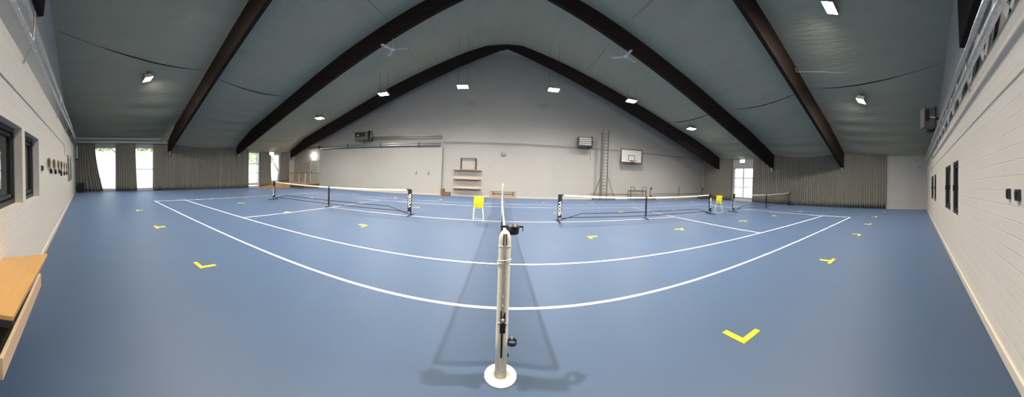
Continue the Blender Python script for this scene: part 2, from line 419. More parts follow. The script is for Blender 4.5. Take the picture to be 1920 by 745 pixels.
def near_window(name, xa, xb, za, zb):
    t = thing(name, '', '')
    for k in ('label', 'category'): del t[k]
    t['kind'] = 'structure'
    y1 = YN-(0.10 if xa < 0 else 0.012); y0 = y1-0.07; f = 0.06
    bm = nb()
    box(bm, (xa, y0, za), (xa+f, y1, zb), bev=0.006); box(bm, (xb-f, y0, za), (xb, y1, zb), bev=0.006)
    box(bm, (xa+f, y0, zb-f), (xb-f, y1, zb), bev=0.006); box(bm, (xa+f, y0, za), (xb-f, y1, za+f), bev=0.006)
    obj('window_frame', bm, anthr, t)
    bm = nb(); g = 0.02+f
    box(bm, (xa+g, y0+0.02, za+g), (xa+g+.04, y1-0.012, zb-g)); box(bm, (xb-g-.04, y0+0.02, za+g), (xb-g, y1-0.012, zb-g))
    box(bm, (xa+g, y0+0.02, zb-g-.04), (xb-g, y1-0.012, zb-g)); box(bm, (xa+g, y0+0.02, za+g), (xb-g, y1-0.012, za+g+.04))
    obj('sash', bm, anthr, t)
    bm = nb(); box(bm, (xa+f, y0+0.01, za+f), (xb-f, y0+0.03, zb-f)); obj('pane', bm, unlit_pane, t)
    bm = nb(); box(bm, (xb-f-.012, y1, (za+zb)/2-.06), (xb-f+.02, y1+.02, (za+zb)/2+.06), bev=0.004); obj('window_handle', bm, black, t)
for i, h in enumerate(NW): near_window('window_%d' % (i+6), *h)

def curtain(xw, ya, yb, z0, z1, label, side, seed, per=0.15, amp=0.085, pull=0.0, flare=0.0):
    rr = random.Random(seed); bm = nb()
    n = max(12, int((yb-ya)/0.022)); nz = 10
    phase = 0; ph = []
    for i in range(n+1):
        ph.append(phase); phase += 2*PI*0.022/per*rr.uniform(0.55, 1.5)
    a_ = [amp*rr.uniform(0.6, 1.15) for _ in range(n+1)]
    for _ in range(6): a_ = [a_[0]] + [(a_[i-1]+a_[i]+a_[i+1])/3 for i in range(1, n)] + [a_[-1]]
    rows = []
    for k in range(nz+1):
        q = k/nz; z = z0+(z1-z0)*q; row = []
        for i in range(n+1):
            u = i/n
            y = ya + (yb-ya)*u
            low = (1-q)
            y += pull*low*low*(1-u) + flare*low**1.6*u
            am = a_[i]*(0.55+0.6*low) 
            off = am*math.sin(ph[i] + 0.5*low*math.sin(ph[i]*0.13+seed)) + 0.012*math.sin(ph[i]*2.3+seed)
            x = xw + side*(0.10 + off)
            row.append(bm.verts.new((x, y, z)))
        rows.append(row)
    for a, b in zip(rows, rows[1:]):
        for i in range(n):
            f = bm.faces.new((a[i], a[i+1], b[i+1], b[i])); f.smooth = True
    t = thing('curtain', label, 'curtain', (0, 0, 0), 0, 'grey curtains along the side walls')
    o = obj('cloth', bm, curt_m, t)
    md = o.modifiers.new('thickness', 'SOLIDIFY'); md.thickness = 0.004
    bm = nb(); 
    for i in range(int((yb-ya)/0.3)+1):
        y = ya + 0.02 + i*0.3
        if y < yb: tube(bm, [(xw+side*0.10, y, z1-0.01), (xw+side*0.10, y, z1+0.03)], 0.008, 6)
    tube(bm, [(xw+side*0.10, ya, z1+0.035), (xw+side*0.10, yb, z1+0.035)], 0.010, 8)
    obj('curtain_rail', bm, steel, t)
    return t
curtain(XL+0.02, -3.66, -2.42, 0.03, 3.32, 'grey curtain gathered in the left room corner behind the black bin', 1, 1, flare=0.55)
curtain(XL+0.02, -0.98, 0.38, 0.03, 3.32, 'grey curtain hanging between the two bright left corner windows', 1, 2, flare=0.12)
curtain(XL+0.02, 1.62, 9.60, 0.03, 3.32, 'long grey curtain on the left wall running behind two beam feet', 1, 3, per=0.17)
curtain(XL+0.02, 10.88, 11.95, 0.03, 3.20, 'grey curtain between the barred window and the ramp door on the left', 1, 4, flare=0.15)
curtain(XL+0.02, 13.30, 14.20, 0.50, 3.20, 'short grey curtain above the wooden ramp beside the far left corner', 1, 5, pull=-0.25)
curtain(XR-0.02, 11.42, 14.85, 0.03, 3.80, 'grey curtain in the far right corner beside the six-pane window', -1, 6, per=0.17)
curtain(XR-0.02, -1.12, 9.22, 0.03, 3.80, 'long grey curtain on the right wall behind the right-hand net', -1, 7, per=0.17, amp=0.09)

# ------------------------------------------------------------------ outside
bm = nb(); box(bm, (XL-30, -30, -0.25), (XL-0.3, 45, -0.1)); box(bm, (XR+0.3, -30, -0.25), (XR+30, 45, -0.1))
o = obj('ground', bm, paving); o['kind'] = 'structure'
def tree(x, y, h, r, label, seed, ty=0):
    t = thing('tree', label, 'tree', (x, y, -0.1), 0, 'trees outside the left windows'); rr = random.Random(seed)
    bm = nb(); tube(bm, [(0, ty, 0), (0.1, ty, h*0.4), (0, ty*0.75, h*0.72), (0, 0, h)], [0.14, 0.10, 0.07, 0.03], 8); obj('trunk', bm, barkm, t)
    bm = nb()
    for _ in range(1600):
        while True:
            p = Vector((rr.uniform(-1, 1), rr.uniform(-1, 1), rr.uniform(-1, 1)))
            if 0.2 < p.length < 1: break
        p = Vector((p.x*r, p.y*r*1.3, h + p.z*r*0.75)); s = rr.uniform(0.07, 0.16)
        d = Vector((rr.uniform(-1, 1), rr.uniform(-1, 1), rr.uniform(-1, 1))).normalized(); e = d.orthogonal().normalized()
        q = [p-d*s, p+e*s*0.5, p+d*s, p-e*s*0.5]; bm.faces.new([bm.verts.new(v) for v in q])
    obj('foliage', bm, leafm, t, recalc=False)
tree(-24.3, -1.6, 4.3, 1.35, 'leafy green tree seen at the top of the left corner window', 1, 1.9)
tree(-24.6, 2.6, 4.3, 1.35, 'leafy green tree seen at the top of the second left window', 2, 1.2)
tree(-27.0, 17.8, 3.6, 1.8, 'green tree seen through the ramp door and barred window', 3, 3.0)

# ------------------------------------------------------------------ ceiling lamps
def make_lamp():
    t = thing('hall_lamp', 'x', 'lamp')
    bm = nb(); box(bm, (-0.30, -0.19, 0.02), (0.30, 0.19, 0.15), bev=0.02)
    for i in range(7): box(bm, (-0.24+i*0.075, -0.15, 0.15), (-0.225+i*0.075, 0.15, 0.20))
    obj('housing', bm, grey_metal, t)
    bm = nb(); box(bm, (-0.31, -0.20, 0.0), (0.31, -0.185, 0.03)); box(bm, (-0.31, 0.185, 0.0), (0.31, 0.20, 0.03))
    box(bm, (-0.31, -0.185, 0.0), (-0.295, 0.185, 0.03)); box(bm, (0.295, -0.185, 0.0), (0.31, 0.185, 0.03)); obj('bezel', bm, steel, t)
    bm = nb(); box(bm, (-0.285, -0.175, 0.002), (0.285, 0.175, 0.0195)); obj('lamp_glass', bm, lampglass, t)
    bm = nb(); bm.faces.new([bm.verts.new(v) for v in ((-0.05, -0.045, 0.0), (-0.05, 0.045, 0.0), (0.05, 0.045, 0.0), (0.05, -0.045, 0.0))]); obj('arc_window', bm, lampglass, t, recalc=False)
    return t
L0 = make_lamp()
lamps = [(-12.1, 11.4, 5.33, 'hall lamp glowing low under the ceiling, farthest left of the far row'),
         (-7.15, 11.3, 6.33, 'hall lamp glowing in front of the left slope of the far beam'),
         (-2.42, 11.3, 6.44, 'hall lamp left of the gable peak hanging on long wires'),
         (2.55, 11.3, 6.48, 'hall lamp right of the gable peak hanging on long wires'),
         (7.35, 11.3, 6.50, 'hall lamp glowing in front of the right slope of the far beam'),
         (12.1, 11.1, 5.40, 'hall lamp above the six-pane window, farthest right of the far row'),
         (-11.9, -0.22, 5.69, 'hall lamp in the upper left above the bright corner windows'),
         (-7.2, -0.3, 7.1, 'hall lamp above the left side of the near court, hung from the slope'),
         (-2.4, -0.4, 6.5, 'hall lamp above the near court, left of the net post'),
         (2.5, -0.4, 6.5, 'hall lamp above the near court, right of the net post'),
         (7.35, -0.36, 7.15, 'large hall lamp cut off by the top of the picture, right of the nearest beam'),
         (11.65, -0.48, 5.55, 'hall lamp in the upper right above the long right curtain')]
glass_by_row = []
for nm_, k_ in (('centre_lamp_glass', 2.1), ('court_lamp_glass', 1.15), ('side_lamp_glass', 0.7)):
    m_ = mat(nm_, (1, 1, 1), 0.5, emit=(1.0, 0.925, 0.825), es=LAMP); beamed(m_, LAMP*k_*20.0, 1.8); glass_by_row.append(m_)
for i, (x, y, z, lab) in enumerate(lamps):
    if i == 0: o = L0; o.location = (x, y, z); o['label'] = lab; o['group'] = 'hall lamps'
    else: o = dup(L0, (x, y, z), 0, lab, 'hall lamps')
    tilt = TILT*(1.0 if abs(x) < 3 else 0.6) if y < 5 else -TILT*0.35
    g_ = [c for c in children(o) if c.name.startswith('arc_window')][0]
    g_.material_slots[0].link = 'OBJECT'; g_.material_slots[0].material = glass_by_row[0 if (y < 5 and abs(x) < 3) else (2 if abs(x) > 10 else 1)]
    o.rotation_euler = (tilt, 0, 0)
    top = zc(x) - z - 0.02; L_ = top - (0.26 if top > .8 else 0.08)
    up = Matrix.Rotation(-tilt, 3, 'X') @ Vector((0, 0, 1))          # wires stay plumb while the lamp is tilted
    for sx in (-0.26, 0.26):
        bm = nb(); a_ = Vector((sx, 0, 0.15)); tube(bm, [a_, a_ + up*max(0.1, L_ - 0.15)], 0.006, 6); obj('suspension_wire', bm, steel_dark, o)

# ------------------------------------------------------------------ ceiling fans
def fan(x, y, ztop, zhub, rot, label):
    t = thing('ceiling_fan', label, 'fan', (x, y, zhub), rot, 'white ceiling fans')
    h = ztop - zhub
    bm = nb(); lathe(bm, [(0.0, h-0.16), (0.03, h-0.16), (0.075, h-0.05), (0.075, h), (0.0, h)], n=20); obj('canopy', bm, white, t)
    bm = nb(); tube(bm, [(0, 0, 0.08), (0, 0, h-0.1)], 0.012, 8); obj('down_rod', bm, white, t)
    bm = nb(); lathe(bm, [(0, -0.05), (0.08, -0.045), (0.12, 0.0), (0.11, 0.06), (0.04, 0.10), (0, 0.10)], n=24); obj('motor', bm, white, t)
    for k in range(3):
        a = 2*PI*k/3; bm = nb(); Mz = Matrix.Rotation(a, 4, 'Z') @ Matrix.Rotation(0.16, 4, 'X')
        poly(bm, [Mz @ Vector(p) for p in [(0.10, -0.03, 0), (0.25, -0.07, 0), (0.66, -0.075, 0), (0.70, -0.05, 0), (0.70, 0.05, 0), (0.66, 0.075, 0), (0.25, 0.06, 0), (0.10, 0.03, 0)]], Mz.to_3x3() @ Vector((0, 0, 0.008)))
        obj('blade', bm, white, t)
fan(-5.18, 8.10, 8.0, 7.28, 0.157, 'white three-blade ceiling fan under the left slope of the middle beam')
fan(5.14, 7.78, 7.95, 7.30, 0.384, 'white three-blade ceiling fan under the right slope of the middle beam')

# ------------------------------------------------------------------ tennis net and its near post
NX = -0.14
tp = thing('net_post', 'tall cream tennis net post on a round white floor plate in the foreground', 'net post', (NX, -1.03, 0))
bm = nb()
prof = [(0.0, 0.004), (0.045, 0.004), (0.0455, 0.30), (0.045, 0.70), (0.045, 1.05)]
for i in range(9): prof.append((0.045*math.cos(i*PI/16), 1.05+0.075*math.sin(i*PI/16)))
lathe(bm, prof, n=40); obj('pole', bm, white_warm, tp)
bm = nb(); lathe(bm, [(0.052, 0.006), (0.052, 0.014), (0.117, 0.012), (0.121, 0.007), (0.121, 0.0), (0.052, 0.0)], n=56); obj('floor_plate', bm, white, tp)
bm = nb(); lathe(bm, [(0.047, 1.0), (0.047, 1.008), (0.0455, 1.01), (0.0455, 0.998)], n=40, close=True); obj('cap_joint', bm, white, tp)
bm = nb()
for sx in (-0.011, 0.011): box(bm, (sx-0.0032, -0.047, 1.015), (sx+0.0032, -0.020, 1.10), bev=0.001)
obj('pulley_slot', bm, black, tp)
bm = nb(); M = Matrix.Translation((0, -0.02, 1.095)) @ Matrix.Rotation(PI/2, 4, 'Y')
lathe(bm, [(0.0, -0.006), (0.028, -0.006), (0.022, 0), (0.028, 0.006), (0.0, 0.006)], n=24)
for v in bm.verts: v.co = M @ v.co
obj('pulley', bm, tape_w, tp)
bm = nb()
for k, z in enumerate((0.885, 0.893)):
    tube(bm, [(0.049*math.cos(a*PI/12), 0.049*math.sin(a*PI/12), z + 0.012*math.cos(a*PI/12+k)) for a in range(24)], 0.0035, 6, closed=True)
obj('white_cord', bm, tape_w, tp)
bm = nb(); box(bm, (0.002, -0.0475, 0.875), (0.008, -0.044, 0.915)); box(bm, (0.004, -0.0478, 0.80), (0.006, -0.0446, 0.87)); obj('cable_slot', bm, black, tp)
bm = nb(); tube(bm, [(0.004, -0.049, 0.88), (0.002, -0.050, 0.70), (0.0, -0.050, 0.64)], 0.0016, 6)
tube(bm, [(0.0, -0.050, 0.645), (-0.009, -0.052, 0.60), (-0.004, -0.052, 0.57), (0.004, -0.052, 0.57), (0.009, -0.052, 0.60), (0.0, -0.050, 0.645)], 0.0018, 6)
tube(bm, [(0, -0.052, 0.572), (0, -0.054, 0.545)], 0.005, 8); obj('steel_cable', bm, steel, tp)
wd = nb(); box(wd, (-0.016, -0.062, 0.40), (-0.008, -0.045, 0.53), bev=0.003); box(wd, (0.010, -0.066, 0.41), (0.022, -0.045, 0.515), bev=0.003)
box(wd, (-0.012, -0.058, 0.395), (0.018, -0.050, 0.42), bev=0.003); box(wd, (-0.018, -0.085, 0.375), (0.024, -0.050, 0.455), bev=0.007)
rt = obj('ratchet_winder', wd, black, tp)
bm = nb(); tube(bm, [(-0.030, -0.072, 0.445), (0.034, -0.072, 0.445)], 0.008, 12); tube(bm, [(-0.034, -0.072, 0.445), (-0.026, -0.072, 0.445)], 0.013, 12)
tube(bm, [(0.026, -0.072, 0.438), (0.036, -0.072, 0.438)], 0.011, 12); box(bm, (-0.010, -0.0865, 0.458), (0.014, -0.055, 0.478), bev=0.003); obj('ratchet_axle', bm, steel, rt)
bm = nb(); box(bm, (-0.0065, -0.052, 0.175), (0.0065, -0.046, 0.40)); obj('black_strap', bm, blackmat, tp)
for (dx, dz) in ((-0.02, 0.30), (-0.012, 0.62), (0.012, 0.06), (-0.022, 0.10), (-0.018, 0.075), (-0.02, 0.125), (0.015, 0.16), (0.01, 0.76), (-0.004, 0.55)):
    yy = -math.sqrt(0.0455**2-dx*dx)
    bm = nb(); box(bm, (dx-0.003, yy-0.0006, dz), (dx+0.004, yy+0.002, dz+0.003)); obj('scuff_mark', bm, steel_dark, tp)
# cup shaped clip on the net cord, ring and knob low on the pole
bm = nb(); lathe(bm, [(0.033, 0.0), (0.047, 0.006), (0.050, 0.055), (0.053, 0.060), (0.053, 0.068), (0.043, 0.068), (0.040, 0.012), (0.030, 0.006)], (0.058, 0.05, 1.080), 32, close=True)
box(bm, (-0.036, 0.03, 1.132), (0.02, 0.06, 1.148), bev=0.003); box(bm, (0.10, 0.035, 1.135), (0.138, 0.060, 1.147), bev=0.003); box(bm, (0.133, 0.04, 1.105), (0.138, 0.056, 1.14), bev=0.002)
obj('cup_clip', bm, black, tp)
bm = nb(); lathe(bm, [(0.0335, 0.0), (0.0335, 0.026), (0.0365, 0.026), (0.0365, 0.0)], (0.078, 0.0, 0.250), 32, close=True); rg = obj('ring_clamp', bm, black, tp)
bm = nb(); tube(bm, [(0.078, 0.030, 0.262), (0.078, 0.024, 0.285)], 0.006, 8); box(bm, (0.070, 0.022, 0.266), (0.086, 0.034, 0.274)); obj('clamp_screw', bm, steel, rg)
bm = nb(); tube(bm, [(0.04, 0.01, 0.155), (0.058, 0.01, 0.155)], [0.014, 0.012], 12); obj('knob', bm, black, tp)

tn = thing('tennis_net', 'full-size tennis net with white top band seen end-on in the centre', 'net', (0, 0, 0))
YA, YB = -0.90, 11.80
def nx(y): t = (y-YA)/(YB-YA); return NX + 0.10*t - 0.03*math.sin(PI*t)
def ntop(y): t = (y-YA)/(YB-YA); return 1.085 - 0.16*max(0.0, math.sin(PI*t))**0.8
def nbot(y): return 0.03
bm = nb(); n = 285; m = 22; hh = 0.0030
for i in range(n+1):
    y = YA + (YB-YA)*i/n; a = nbot(y); b = ntop(y)-0.03
    rectwire(bm, (nx(y), y, a), (nx(y)-0.0, y, b), hh)
for j in range(m+1):
    pts = []
    for i in range(0, 41):
        y = YA + (YB-YA)*i/40; a = nbot(y); b = ntop(y)-0.03; pts.append((nx(y), y, a+(b-a)*j/m))
    tube(bm, pts, hh, 4, cap=False)
obj('netting', bm, blackmat, tn)
bm = nb(); r1 = []
for i in range(41):
    y = YA + (YB-YA)*i/40; x = nx(y); z = ntop(y)
    r1.append([bm.verts.new(p) for p in ((x-0.009, y, z), (x, y, z+0.006), (x+0.009, y, z), (x+0.007, y, z-0.05), (x-0.007, y, z-0.05))])
for a, b in zip(r1, r1[1:]):
    for j in range(5): bm.faces.new((a[j], a[(j+1) % 5], b[(j+1) % 5], b[j]))
bm.faces.new(r1[0][::-1]); bm.faces.new(r1[-1]); obj('top_band', bm, tape_w, tn)
bm = nb(); box(bm, (NX-0.012, YA-0.01, 0.04), (NX+0.010, YA+0.035, 1.0), bev=0.003); obj('side_tape', bm, blackmat, tn)
bm = nb(); tube(bm, [(nx(YA+(YB-YA)*i/20), YA+(YB-YA)*i/20, 0.03) for i in range(21)], 0.008, 6); obj('bottom_cord', bm, blackmat, tn)
bm = nb(); yc = 5.45; box(bm, (nx(yc)-0.012, yc-0.025, 0.0), (nx(yc)+0.012, yc+0.025, ntop(yc)+0.004)); obj('centre_strap', bm, tape_w, tn)
fp = thing('net_post', 'cream net post at the far end of the tennis net', 'net post', (-0.04, 11.93, 0))
bm = nb(); prof = [(0, 0.0), (0.045, 0.0), (0.045, 1.05)] + [(0.045*math.cos(i*PI/16), 1.05+0.05*math.sin(i*PI/16)) for i in range(9)]
lathe(bm, prof, n=24); obj('pole', bm, white_warm, fp)
bm = nb(); lathe(bm, [(0.05, 0.0), (0.05, 0.012), (0.12, 0.010), (0.12, 0.0)], n=32, close=True); obj('floor_plate', bm, white, fp)

# ------------------------------------------------------------------ pickleball nets
def pnet(xa, xm, xb, y, label, dark_tape=False, loc_z=0):
    t = thing('pickleball_net', label, 'net', (0, 0, 0), 0, 'portable pickleball nets on the court')
    ZP, ZM = 0.95, 0.87
    for x, s in ((xa, 1), (xb, -1)):
        bm = nb(); tube(bm, [(x, y, 0.02), (x, y, ZP)], 0.019, 12); po = obj('end_post', bm, black, t)
        bm = nb(); tube(bm, [(x, y-0.30, 0.018), (x, y+0.30, 0.018)], 0.018, 10); tube(bm, [(x, y-0.31, 0.018), (x, y-0.28, 0.018)], 0.021, 10); tube(bm, [(x, y+0.28, 0.018), (x, y+0.31, 0.018)], 0.021, 10); obj('foot', bm, black, t)
        x0, x1 = sorted((x-s*0.022, x+s*0.115))
        bm = nb(); box(bm, (x0, y-0.024, 0.14), (x1, y+0.024, 0.91), bev=0.006); sl = obj('sleeve', bm, blackmat, t)
        bm = nb(); box(bm, (min(x, x+s*0.17), y-0.02, 0.905), (max(x, x+s*0.17), y+0.02, 0.955), bev=0.006); obj('top_bracket', bm, black, t)
        Mt = Matrix.Translation(((x0+x1)/2, y-0.0255, 0.50)) @ Matrix.Rotation(PI/2 if s < 0 else -PI/2, 4, 'Y') @ Matrix.Rotation(PI/2, 4, 'X')
        text('sleeve_lettering', 'JOOLA', 0.135, Mt, tape_w, sl, 0.0008, 0.004)
        bm = nb(); xc = (x0+x1)/2; ze = 0.745 if s < 0 else 0.255; dz = -0.05 if s < 0 else 0.05
        poly(bm, [(xc-s*0.045, y-0.0265, ze-dz), (xc-s*0.045, y-0.0265, ze+dz), (xc+s*0.045, y-0.0265, ze)], (0, 0.0015, 0)); obj('sleeve_emblem', bm, tape_w, sl)
    bm = nb(); tube(bm, [(xm, y, 0.02), (xm, y, ZM+0.02)], 0.017, 12); box(bm, (xm-0.03, y-0.022, 0.10), (xm+0.03, y+0.022, ZM), bev=0.006); obj('centre_post', bm, blackmat, t)
    bm = nb(); tube(bm, [(xm, y-0.24, 0.018), (xm, y+0.24, 0.018)], 0.017, 10); obj('foot', bm, black, t)
    def zt(x):
        u = (x-xa)/(xm-xa) if x < xm else (xb-x)/(xb-xm)
        return ZM + (ZP-ZM)*(1-u) - 0.02*math.sin(PI*u)
    bm = nb(); N_ = 150; x0, x1 = xa+0.11, xb-0.11
    for i in range(N_+1):
        x = x0+(x1-x0)*i/N_; rectwire(bm, (x, y, 0.115), (x, y, zt(x)-0.02), 0.0006)
    for j in range(17):
        pts = [(x0+(x1-x0)*i/20, y, 0.115 + (zt(x0+(x1-x0)*i/20)-0.03-0.115)*j/16) for i in range(21)]
        tube(bm, pts, 0.0006, 4, cap=False)
    obj('netting', bm, blackmat, t)
    bm = nb(); rows = []
    for i in range(31):
        x = x0+(x1-x0)*i/30; z = zt(x)
        rows.append([bm.verts.new(p) for p in ((x, y-0.010, z), (x, y+0.010, z), (x, y+0.008, z-0.05), (x, y-0.008, z-0.05))])
    for a, b in zip(rows, rows[1:]):
        for j in range(4): bm.faces.new((a[j], a[(j+1) % 4], b[(j+1) % 4], b[j]))
    bm.faces.new(rows[0][::-1]); bm.faces.new(rows[-1]); obj('top_band', bm, tape_w, t)
    bm = nb(); tube(bm, [(x0, y, 0.11), (x0+0.4, y, 0.15), (xm-0.3, y, 0.13), (xm, y, 0.12), (xm+0.3, y, 0.13), (x1-0.4, y, 0.15), (x1, y, 0.11)], 0.011, 8); obj('bottom_tape', bm, blackmat, t)
    for a, b, s in ((xa, xm, 1), (xb, xm, -1)):
        bm = nb(); tube(bm, [(a, y+0.02, 0.03), (a+s*0.85, y+0.02, 0.28), (b, y+0.02, 0.28)], 0.013, 8); obj('frame_rail', bm, black, t)
    return t
pnet(-10.35, -6.82, -3.25, 5.73, 'black and white pickleball net on the left court')
pnet(1.79, 5.22, 8.80, 5.74, 'black and white pickleball net on the middle court right of the tennis net')
pnet(10.38, 13.6, 16.85, 5.68, 'black and white pickleball net on the right court by the long curtain')

# spare net standing on wooden blocks along the end wall
t = thing('spare_net', 'folded-away black net frame on wooden blocks by the end wall', 'net')
for x, sl in ((10.85, 1), (13.6, 0), (16.35, 1)):
    bm = nb(); tube(bm, [(x, 14.2, 0.268), (x+0.04, 14.2, 1.05)], 0.025, 10); obj('post', bm, black, t)
    if sl:
        bm = nb(); box(bm, (x-0.04, 14.16, 0.3), (x+0.09, 14.24, 0.95), bev=0.006); so = obj('sleeve', bm, blackmat, t)
        Mt = Matrix.Translation((x+0.02, 14.155, 0.62)) @ Matrix.Rotation(-PI/2, 4, 'Y') @ Matrix.Rotation(PI/2, 4, 'X')
        text('sleeve_lettering', 'JOOLA', 0.15, Mt, tape_w, so, 0.0008, 0.006)
bm = nb()
for z in (0.33, 0.46): tube(bm, [(10.9, 14.2, z-0.03), (11.4, 14.2, z+0.03), (15.4, 14.2, z+0.03), (16.3, 14.2, z-0.03)], 0.014, 8)
obj('rail', bm, steel_dark, t)
for x, w_, lab in ((10.82, 0.85, 'low dark wooden block under the left post of the spare net'), (13.55, 0.95, 'low tan wooden block under the middle post of the spare net'), (16.3, 0.85, 'low brown wooden block beside the far right curtain')):
    bm = nb(); box(bm, (x-w_/2, 14.0, 0.0), (x+w_/2, 14.42, 0.09), bev=0.01); box(bm, (x-w_/2+0.04, 14.04, 0.09), (x+w_/2-0.02, 14.38, 0.26), bev=0.01)
    tag(obj('wooden_block', bm, brownw if x != 13.55 else tan), lab, 'block', 'wooden blocks under the spare net')

# ------------------------------------------------------------------ ball hoppers
def ball_mesh():
    bm = nb(); bmesh.ops.create_icosphere(bm, subdivisions=2, radius=0.037)
    for f in bm.faces: f.smooth = True
    me = bpy.data.meshes.new('pickleball'); bm.to_mesh(me); bm.free(); me.materials.append(ballm); return me
BM_ = ball_mesh()
def hopper(x, y, rz, label, blabel, grp, hb):
    t = thing('ball_hopper', label, 'ball hopper', (x, y, 0), rz, 'ball hoppers on the court')
    a = 0.15; z0, z1 = hb, hb+0.36
    bm = nb()
    for zz in (z0, z0+0.12, z0+0.24, z1): tube(bm, [(-a, -a*0.8, zz), (a, -a*0.8, zz), (a, a*0.8, zz), (-a, a*0.8, zz)], 0.004, 6, closed=True)
    for i in range(7):
        u = -a + 2*a*i/6
        for s in (-1, 1): tube(bm, [(u, s*a*0.8, z0), (u, s*a*0.8, z1)], 0.0025, 5)
    for i in range(6):
        u = -a*0.8 + 1.6*a*i/5
        for s in (-1, 1): tube(bm, [(s*a, u, z0), (s*a, u, z1)], 0.0025, 5)
        tube(bm, [(-a, u, z0), (a, u, z0)], 0.0025, 5)
    obj('wire_basket', bm, ballm, t)
    for s in (-1, 1):
        bm = nb(); tube(bm, [(s*a*0.9, -a*0.8, z0+0.04), (s*a*1.15, -a*1.2, 0.01), (s*a*1.15, a*1.2, 0.01), (s*a*0.9, a*0.8, z0+0.04)], 0.006, 8); obj('leg', bm, hopperm, t)
    for s in (-1, 1): bm = nb(); tube(bm, [(-a*1.12, s*a*1.15, 0.06), (a*1.12, s*a*1.15, 0.06)], 0.004, 6); obj('brace', bm, hopperm, t)
    rr = random.Random(int(x*100)); M = Matrix.Translation((x, y, 0)) @ Matrix.Rotation(rz, 4, 'Z')
    for k in range(5):
        for i in range(4):
            for j in range(3):
                if k == 4 and rr.random() < 0.3: continue
                p = Vector((-0.111+0.074*i, -0.075+0.075*j, z0+0.040+0.0745*k)) + Vector([rr.uniform(-0.0004, 0.0004) for _ in range(3)])
                o = bpy.data.objects.new('pickleball', BM_); C.objects.link(o); o.location = M @ p
                tag(o, blabel, 'ball', grp)
hopper(-0.87, 5.50, 0.0, 'yellow ball hopper on wire legs left of the tennis net', 'yellow pickleball piled in the hopper left of the tennis net', 'balls in the hopper left of the tennis net', 0.46)
hopper(9.55, 5.9, 0.5, 'yellow ball hopper on wire legs between the two right-hand nets', 'yellow pickleball piled in the hopper between the two right-hand nets', 'balls in the hopper between the right nets', 0.50)

# ------------------------------------------------------------------ floor markers
def marker(x, y, sx, sy, label, txt, tee=False):
    """L of yellow rubber: corner at (x,y), arms towards sx*X and sy*Y; txt 'x' or 'y' = arm with the lettering"""
    L_, W_ = 0.27, 0.062
    t = thing('court_marker', label, 'marker', (x, y, 0), 0, 'yellow court markers')
    bm = nb()
    pts = [(0, 0), (L_, 0), (L_, W_), (W_, W_), (W_, L_), (0, L_)]
    pts = [(px*sx, py*sy, 0.003) for px, py in pts]
    if tee: pts = [(px, py*sy, 0.003) for px, py in [(-0.16, 0), (0.16, 0), (0.16, W_), (W_/2, W_), (W_/2, L_), (-W_/2, L_), (-W_/2, W_), (-0.16, W_)]]
    if (sy < 0 if tee else sx*sy < 0): pts = pts[::-1]
    poly(bm, pts, (0, 0, 0.003)); sheet = obj('rubber_corner', bm, yellow, t)
    if txt:
        if txt == 'x': M = Matrix.Translation((0 if tee else sx*0.155, sy*W_/2, 0.0062)) @ Matrix.Rotation(0 if sx > 0 else PI, 4, 'Z')
        else: M = Matrix.Translation((sx*W_/2, sy*0.135, 0.0062)) @ Matrix.Rotation(PI/2 if sy > 0 else -PI/2, 4, 'Z')
        text('marker_lettering', 'Franklin', 0.046, M, ink, t, 0.0003)
MK = {
 'left': [[(-9.6, -1.22), (-6.7, -1.26), (-3.75, -1.34)], [(-10.05, 3.62), (-6.93, 3.57), (-3.70, 3.45)], [(-9.82, 7.92), (-6.56, 7.85), (-3.66, 7.84)], [(-9.27, 11.7), (-6.35, 11.85), (-3.53, 12.0)]],
 'middle': [[(1.82, -1.52), (4.80, -1.42), (7.82, -1.36)], [(2.05, 3.45), (5.05, 3.50), (8.25, 3.45)], [(2.12, 7.83), (5.26, 7.9), (8.25, 7.7)], [(2.28, 12.3), (5.3, 12.28), (8.28, 12.35)]],
 'right': [[(9.95, -1.30), (12.5, -1.18), (15.15, -1.29)], [(10.5, 3.40), (13.30, 3.28), (16.3, 3.23)], [(10.5, 7.75), (13.45, 7.66), None], [(10.37, 12.25), (13.36, 12.3), None]]}
rown = ['first row from the viewer', 'second row from the viewer', 'third row from the viewer', 'last row by the end wall']
coln = ['left one', 'middle one', 'right one']
for court, rows in MK.items():
    for r_, row in enumerate(rows):
        for c_, p in enumerate(row):
            if p is None: continue
            sx = -1 if c_ == 2 or (court == 'right' and c_ == 1) else 1
            if court == 'middle' and c_ == 1: sx = 1
            if court == 'left' and c_ == 1: sx = 1
            sy = 1 if r_ in (0, 2) else -1
            marker(p[0], p[1], sx, sy, 'yellow floor marker of the %s court, %s, %s' % (court, rown[r_], coln[c_]), ('x' if sx > 0 else 'y') if r_ == 0 else None, c_ == 1)

# ------------------------------------------------------------------ near bench, left
t = thing('wooden_bench', 'wooden bench with orange plywood seat against the left foreground wall', 'bench')
bm = nb(); poly(bm, [(-2.70, -3.375, 0.675), (-1.57, -3.40, 0.675), (-1.57, -3.752, 0.675), (-2.52, -3.752, 0.675)], (0, 0, 0.025)); obj('seat_board', bm, ply, t)
bm = nb(); box(bm, (-2.88, -3.50, 0.285), (-1.60, -3.475, 0.42), bev=0.003); obj('front_board', bm, pine, t)
for x, y_ in ((-2.55, -3.72), (-1.58, -3.54)):
    bm = nb(); box(bm, (x-0.02, -3.74, 0.0), (x+0.02, -3.70, 0.675))
    if y_ > -3.7: box(bm, (x-0.02, y_, 0.0), (x+0.02, y_+0.035, 0.34))
    box(bm, (x-0.02, -3.74, 0.635), (x+0.02, -3.40, 0.674)); box(bm, (x-0.02, -3.74, 0.30), (x+0.02, -3.50, 0.34)); obj('leg_frame', bm, black, t)
bm = nb(); box(bm, (-2.66, -3.72, 0.30), (-1.62, -3.52, 0.33), bev=0.003); obj('lower_shelf', bm, black, t)

